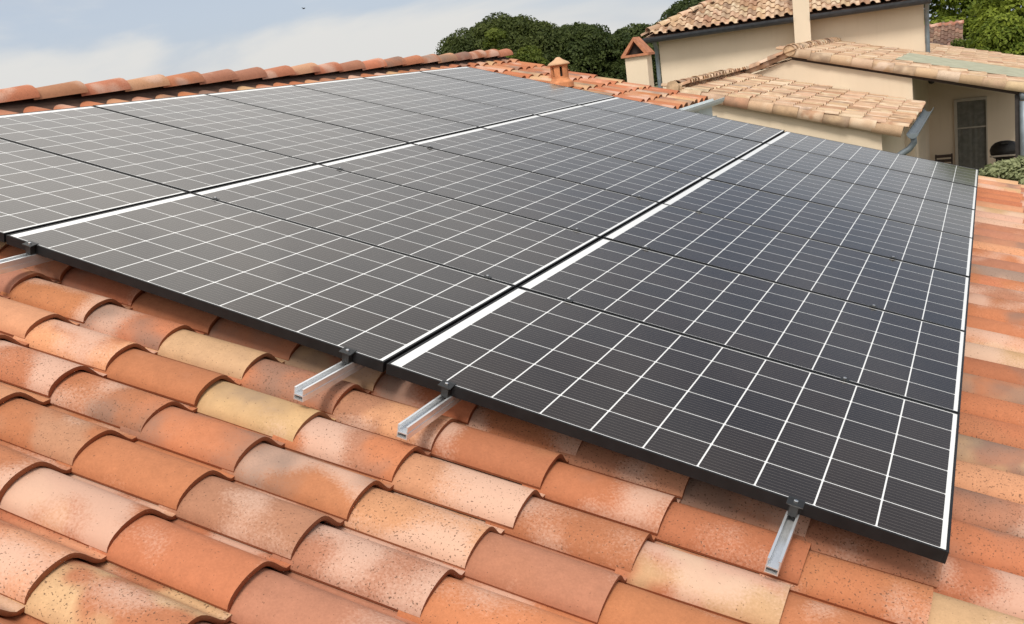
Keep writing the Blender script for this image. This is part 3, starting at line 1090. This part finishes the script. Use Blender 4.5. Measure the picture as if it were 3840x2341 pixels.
# things on the patio
lamp = thing("porch_lamp", "small round dark lamp hanging under the porch roof", "lamp", G(-1.02, 20.2, 0.10))
lm = MB()
lm.lathe([(0.0, -0.06), (0.05, -0.04), (0.07, 0.0), (0.05, 0.04), (0.02, 0.06), (0.0, 0.06)], 14)
lm.build("lamp_globe", M_BBQ, lamp, smooth=True)
lr = MB()
lr.tube([(0, 0, 0.06), (0, 0, zw(-1.02) - 0.165 - 0.10)], 0.008, 6)
lr.build("lamp_stem", M_BBQ, lamp)

bbq = thing("barbecue", "dark domed barbecue on the porch between the glass door and the post", "barbecue", G(0.345, 21.6, -2.66))
b1 = MB()
b1.lathe([(0.30, 1.02), (0.298, 1.06), (0.27, 1.13), (0.20, 1.195), (0.11, 1.225), (0.0, 1.232)], 24)
lid = b1.build("lid", M_BBQ, bbq, smooth=True)
b1 = MB()
b1.box((-0.07, -0.24, 1.19), (0.07, -0.215, 1.215))
b1.build("handle", M_BBQ, lid)
b1 = MB()
b1.lathe([(0.0, 0.80), (0.12, 0.81), (0.24, 0.88), (0.29, 0.96), (0.295, 1.015)], 24)
b1.build("bowl", M_BBQ, bbq, smooth=True)
b1 = MB()
b1.box((-0.30, -0.36, 0.93), (0.34, -0.305, 0.965))
b1.build("shelf", M_SHELF, bbq, bevel=0.004)
for ax, ay in ((-0.2, -0.2), (0.2, -0.2), (-0.2, 0.2), (0.2, 0.2)):
    b1 = MB()
    b1.tube([(ax * 0.8, ay * 0.8, 0.86), (ax * 1.1, ay * 1.1, 0.0)], 0.018, 8)
    b1.build("leg", M_BBQ, bbq)

chair = thing("garden_chair", "small dark slatted wooden chair left of the glass door", "chair", G(-0.93, 22.5, -2.65))
cm = MB()
cm.box((-0.19, -0.19, 0.43), (0.19, 0.19, 0.46))
cm.build("seat", M_WOOD, chair, bevel=0.004)
cm = MB()
for q in range(3):
    cm.box((-0.19, 0.165, 0.60 + q * 0.11), (0.19, 0.185, 0.67 + q * 0.11))
cm.box((-0.19, 0.186, 0.46), (-0.155, 0.21, 0.90))
cm.box((0.155, 0.186, 0.46), (0.19, 0.21, 0.90))
cm.build("backrest", M_WOOD, chair)
for ax in (-0.17, 0.17):
    for ay in (-0.17, 0.17):
        cm = MB()
        cm.box((ax - 0.018, ay - 0.018, 0), (ax + 0.018, ay + 0.018, 0.429))
        cm.build("leg", M_WOOD, chair)

# ------------------------------------------------------------------ two storey house behind
big = thing("villa", "two storey cream house with a hipped tile roof and dark gutter behind the outbuilding", "house", (-1.385, 25.0, 0))
L = Vector(big.location)
BX0, BX1, BY0, BY1 = -1.385 - 6.67, -1.385, 25.0, 33.6
EZ = 1.83
bw = MB()
bw.box((BX0, BY0, 0), (BX1, BY1, EZ - 0.02 + Z0))
shift(bw, big).build("wall", M_WALL2, big)
HS = math.tan(R(21.0))
ex0, ex1, ey0, ey1 = BX0 - 0.40, BX1 + 0.12, BY0 - 0.42, BY1 + 0.42
hy = (ex1 - ex0) / 2
rz = EZ + HS * hy
cs, sn = math.cos(R(21.0)), math.sin(R(21.0))


def hip_face(nm, org, eu, ev, width_, seed, eave_len):
    en = np.cross(np.array(eu), np.array(ev))
    depth = hy / cs

    def msk(u, v):
        vv = (v + 0.18) * cs
        return (u > vv - 0.12) & (u < eave_len - vv - 0.05)
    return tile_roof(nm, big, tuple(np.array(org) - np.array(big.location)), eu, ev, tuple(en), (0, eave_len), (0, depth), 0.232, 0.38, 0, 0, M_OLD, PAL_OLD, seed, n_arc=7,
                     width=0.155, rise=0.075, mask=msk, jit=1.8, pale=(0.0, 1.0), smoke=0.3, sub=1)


hip_face("roof", (ex0, ey0, EZ + 0.09 + Z0), (1, 0, 0), (0, cs, sn), None, 41, ex1 - ex0)
hip_face("left_hip", (ex0, ey1, EZ + 0.09 + Z0), (0, -1, 0), (cs, 0, sn), None, 42, ey1 - ey0)
hip_face("right_hip", (ex1, ey0, EZ + 0.09 + Z0), (0, 1, 0), (-cs, 0, sn), None, 43, ey1 - ey0)
# boards under the tiles: a closed low hip
xm_ = (ex0 + ex1) / 2
hd = MB()
zb = EZ + Z0
V_ = [(ex0, ey0, zb), (ex1, ey0, zb), (ex1, ey1, zb), (ex0, ey1, zb), (xm_, ey0 + hy, rz + Z0), (xm_, ey1 - hy, rz + Z0)]
hd.v = [(x, y, z + 0.03) for x, y, z in V_]
hd.f = [(0, 1, 4), (1, 2, 5, 4), (2, 3, 5), (3, 0, 4, 5), (3, 2, 1, 0)]
shift(hd, big).build("roof_deck", M_DECK, big)
for nm, a, b_ in (("hip_tiles", (xm_, ey0 + hy, rz + 0.10), (ex0 - 0.02, ey0 - 0.02, EZ + 0.10)), ("hip_tiles", (xm_, ey0 + hy, rz + 0.10), (ex1 + 0.02, ey0 - 0.02, EZ + 0.10)),
                  ("ridge", (xm_, ey1 - hy, rz + 0.10), (xm_, ey0 + hy - 0.1, rz + 0.10))):
    barrel_row(nm, big, tuple(Vector(G(*a)) - L), tuple(Vector(G(*b_)) - L), (0, 0, 1), 0.38, 0.10, 0.125, M_OLD, PAL_OLD, 44, arc=(-0.2, math.pi + 0.2), smoke=0.1, pale=(0.4, 1.0))
for (xa, xb) in ((ex0 - 0.03, -4.50), (-4.10, ex1)):
    bg = MB()
    gy, gz_ = ey0 - 0.06, EZ + 0.045
    bg.prism([(gy + 1.5 * a, gz_ + Z0 + 1.9 * b) for a, b in arc + inner], 'x', xa, xb)
    shift(bg, big).build("gutter", M_DGUT, big)
pl = MB()
pl.box((-4.50, BY0 - 0.50, 0), (-4.10, BY0 - 0.002, 3.4 + Z0))
shift(pl, big).build("chimney", M_WALL2, big)
for (px_, nm) in ((BX1 + 0.06, "downpipe"), (BX0 - 0.07, "downpipe")):
    d2 = MB()
    d2.tube([G(px_, BY0 - 0.02, 0.0 - Z0 + 0.02), G(px_, BY0 - 0.02, 0.9), G(px_, BY0 - 0.02, EZ - 0.28), G(px_, BY0 - 0.2, EZ - 0.12), G(px_ - 0.03, ey0 - 0.02, EZ + 0.0)], 0.055, 12)
    shift(d2, big).build(nm, M_ZINC, big, smooth=True)

big.rotation_euler = (0, 0, R(8.0))

# brown roof far behind on the right
fh = thing("far_cottage", "distant cottage with a dark brown tile roof half hidden by green bushes", "house", (-1.2, 40.0, 0))
L = Vector(fh.location)
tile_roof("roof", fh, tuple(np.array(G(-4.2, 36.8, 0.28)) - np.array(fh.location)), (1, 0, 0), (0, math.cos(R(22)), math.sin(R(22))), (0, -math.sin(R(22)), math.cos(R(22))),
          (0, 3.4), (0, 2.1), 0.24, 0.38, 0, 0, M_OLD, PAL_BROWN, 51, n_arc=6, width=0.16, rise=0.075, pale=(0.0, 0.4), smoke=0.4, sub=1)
fw = MB()
fw.prism([(36.95, 0), (36.95, 0.20 + Z0), (38.75, 0.93 + Z0), (40.5, 0.20 + Z0), (40.5, 0)], 'x', -4.1, -0.85)
shift(fw, fh).build("wall", M_WALL, fh)
barrel_row("ridge", fh, tuple(Vector(G(-4.25, 38.75, 1.05)) - L), tuple(Vector(G(-0.75, 38.75, 1.05)) - L), (0, 0, 1), 0.38, 0.11, 0.13, M_TILE,
           [((0.36, 0.16, 0.11), 1.0)], 52)

# ------------------------------------------------------------------ plants


def leaves(centres, radii, n_each, size, seed, flat=0.0, dark_in=0.0):
    g = np.random.default_rng(seed)
    C_ = np.repeat(np.asarray(centres, float), n_each, 0)
    Rr = np.repeat(np.asarray(radii, float), n_each, 0)
    n = len(C_)
    d = g.normal(size=(n, 3))
    d /= np.linalg.norm(d, axis=1)[:, None]
    d[:, 2] = np.where(d[:, 2] < -0.35, -d[:, 2], d[:, 2])
    rad = 0.72 + 0.34 * g.random(n) ** 0.7
    Pp = C_ + d * Rr * rad[:, None]
    nr = d * np.array([1, 1, 1.0 + flat]) + g.normal(0, 0.55, (n, 3))
    nr /= np.linalg.norm(nr, axis=1)[:, None]
    t = np.cross(nr, g.normal(size=(n, 3)))
    t /= np.linalg.norm(t, axis=1)[:, None] + 1e-9
    b = np.cross(nr, t)
    s = size * (0.55 + 0.9 * g.random(n))[:, None]
    w_ = 0.55
    V = np.stack([Pp - t * s, Pp - b * s * w_, Pp + t * s, Pp + b * s * w_], 1)
    tone_c = np.repeat(g.random(len(centres)), n_each)
    tone = np.clip(0.5 * tone_c + 0.5 * g.random(n), 0, 1)
    return V.reshape(-1, 3), np.arange(4 * n).reshape(-1, 4), np.repeat(tone, 4)


def tree(name, label, x, y, z_top, z_bot, rx, ry, leaf, seed, n_lobes=70, lobe=0.9, n_each=260, size=0.11, group=None, trunk_r=0.16, cat="tree", shape=0.55):
    """trunk with limbs and a crown of leaf clumps spread over a dome"""
    g = np.random.default_rng(seed)
    t = thing(name, label, cat, (x, y, 0), group)
    zc = z_bot + (z_top - z_bot) * 0.45
    cs_, rs_ = [], []
    for i in range(n_lobes):
        a = 2.399963 * i + g.random() * 0.8
        f = math.sqrt((i + 0.5) / n_lobes)
        hgt = (1 - f ** 2.4) ** 0.5
        inner_ = g.random() < 0.25
        k_ = (0.45 + 0.4 * g.random()) if inner_ else 1.0
        lr_ = lobe * (0.65 + 0.6 * g.random())
        zt = z_bot + lr_ * 0.4 + (z_top - z_bot - lr_ * 0.9) * (shape * 0 + hgt) * k_ + g.normal(0, 0.10) * lobe
        cs_.append((max(0, rx - lr_ * 0.7) * f * math.cos(a), max(0, ry - lr_ * 0.7) * f * math.sin(a), zt + Z0))
        rs_.append((lr_, lr_, lr_ * 0.72))
    for i in range(n_lobes // 3):                     # skirt of lower clumps
        a = 2 * math.pi * g.random()
        lr_ = lobe * (0.6 + 0.5 * g.random())
        cs_.append((rx * 0.80 * math.cos(a), ry * 0.80 * math.sin(a), z_bot + (zc - z_bot) * g.random() + Z0))
        rs_.append((lr_, lr_, lr_ * 0.8))
    V, F, tone = leaves(cs_, rs_, n_each, size, seed + 1, 0.4)
    np_mesh("crown", V, F, leaf, t, {"leaf": tone})
    tr = MB()
    zb_ = z_bot + Z0
    tr.tube([(0, 0, 0), (0.05 * trunk_r, 0, zb_ * 0.5), (0.2 * trunk_r, 0.1, zb_ + 0.3 * (z_top - z_bot))], [trunk_r * 1.25, trunk_r, trunk_r * 0.7], 10)
    for i in range(6):
        a = i * 1.05 + g.random()
        tr.tube([(0.1 * trunk_r, 0.05, zb_ * 0.92), (rx * 0.35 * math.cos(a), ry * 0.35 * math.sin(a), zb_ + 0.35 * (z_top - z_bot)), (rx * 0.62 * math.cos(a), ry * 0.62 * math.sin(a), zb_ + 0.5 * (z_top - z_bot))],
                [trunk_r * 0.6, trunk_r * 0.4, trunk_r * 0.15], 7)
    tr.build("trunk", M_BARK, t, smooth=True)
    return t


TG = "trees behind the roofs"
tree("pine_tree", "broad dark green pine crown, tallest of the dark trees behind the tile ridge", -19.4, 38.0, 3.80, 0.0, 3.9, 3.4, L_PINE, 61, 130, 0.72, 420, 0.070, TG)
tree("pine_tree", "rounded dark pine right behind the vent pot, beside the tallest pine", -16.2, 38.8, 3.10, -0.6, 2.5, 2.8, L_OAK, 63, 100, 0.66, 420, 0.070, TG)
tree("oak_tree", "dark tree rising behind the left corner of the two storey house roof", -10.6, 41.0, 3.75, -0.8, 3.3, 3.0, L_OAK, 65, 90, 0.75, 380, 0.075, TG)
tree("dark_tree", "dark tree low between the clay capped chimney and the rounded pine", -14.0, 40.5, 2.70, -1.2, 3.0, 2.6, L_OAK, 66, 110, 0.66, 400, 0.070, TG)
tree("young_tree", "slim yellow green tree in front of the tallest pine", -15.95, 30.5, 3.15, 0.4, 0.62, 0.6, L_YEL, 67, 26, 0.34, 240, 0.06, TG, 0.06)
tree("young_tree", "low yellow green treetop just right of the end of the tile ridge", -15.0, 31.0, 2.30, 0.2, 0.80, 0.7, L_YEL, 68, 24, 0.32, 220, 0.06, TG, 0.06)
tree("broadleaf_tree", "bright green tree at the top right corner of the photo", 1.6, 41.0, 4.6, -2.4, 2.3, 2.6, L_BRI, 71, 120, 0.62, 260, 0.085, TG, 0.14)
tree("broadleaf_tree", "bright green tree just right of the two storey house, above the brown roof", -1.6, 46.5, 4.4, -2.0, 2.6, 2.4, L_BRI, 73, 110, 0.66, 230, 0.09, TG, 0.14)
tree("bush", "small yellow green bush in front of the brown cottage roof", -0.85, 34.2, 0.58, -2.6, 0.34, 0.4, L_YEL, 75, 26, 0.20, 160, 0.045, None, 0.04, "bush")
tree("bush", "bright green bush covering the right end of the brown roof", 0.55, 36.2, 1.10, -2.6, 1.15, 0.9, L_BRI, 77, 60, 0.42, 220, 0.065, None, 0.06, "bush")
tree("shrub", "pale green leafy shrub at the far end of the roof beside the panel corner", 0.42, 9.05, -0.20, -1.3, 0.82, 0.42, L_SHR, 81, 110, 0.135, 90, 0.026, None, 0.03, "shrub")

# ------------------------------------------------------------------ bird
bird = thing("bird", "tiny dark bird flying in the pale sky", "bird", (0.118 - 0.591 * 60, -2.498 + 0.802 * 60, Z0 + 1.334 + 0.090 * 60))
bm_ = MB()
bm_.tube([(-0.16, 0, 0.0), (-0.08, 0, 0.01), (0.05, 0, 0.012), (0.13, 0, 0.02), (0.17, 0, 0.02)], [0.012, 0.045, 0.055, 0.035, 0.01], 8)
for sg in (-1, 1):
    bm_.v += [(0.06, sg * 0.02, 0.03), (-0.05, sg * 0.02, 0.03), (-0.06, sg * 0.20, 0.10), (0.03, sg * 0.20, 0.10), (-0.07, sg * 0.36, 0.05),
              (0.06, sg * 0.02, 0.02), (-0.05, sg * 0.02, 0.02), (-0.06, sg * 0.20, 0.092), (0.03, sg * 0.20, 0.092), (-0.07, sg * 0.36, 0.045)]
    b = len(bm_.v) - 10
    bm_.f += [(b, b + 1, b + 2, b + 3), (b + 3, b + 2, b + 4), (b + 8, b + 7, b + 6, b + 5), (b + 9, b + 7, b + 8)]
bm_.v = [(0.6 * x, 0.6 * y, 0.6 * z) for x, y, z in bm_.v]
bm_.build("body", M_FEATH, bird, smooth=True)
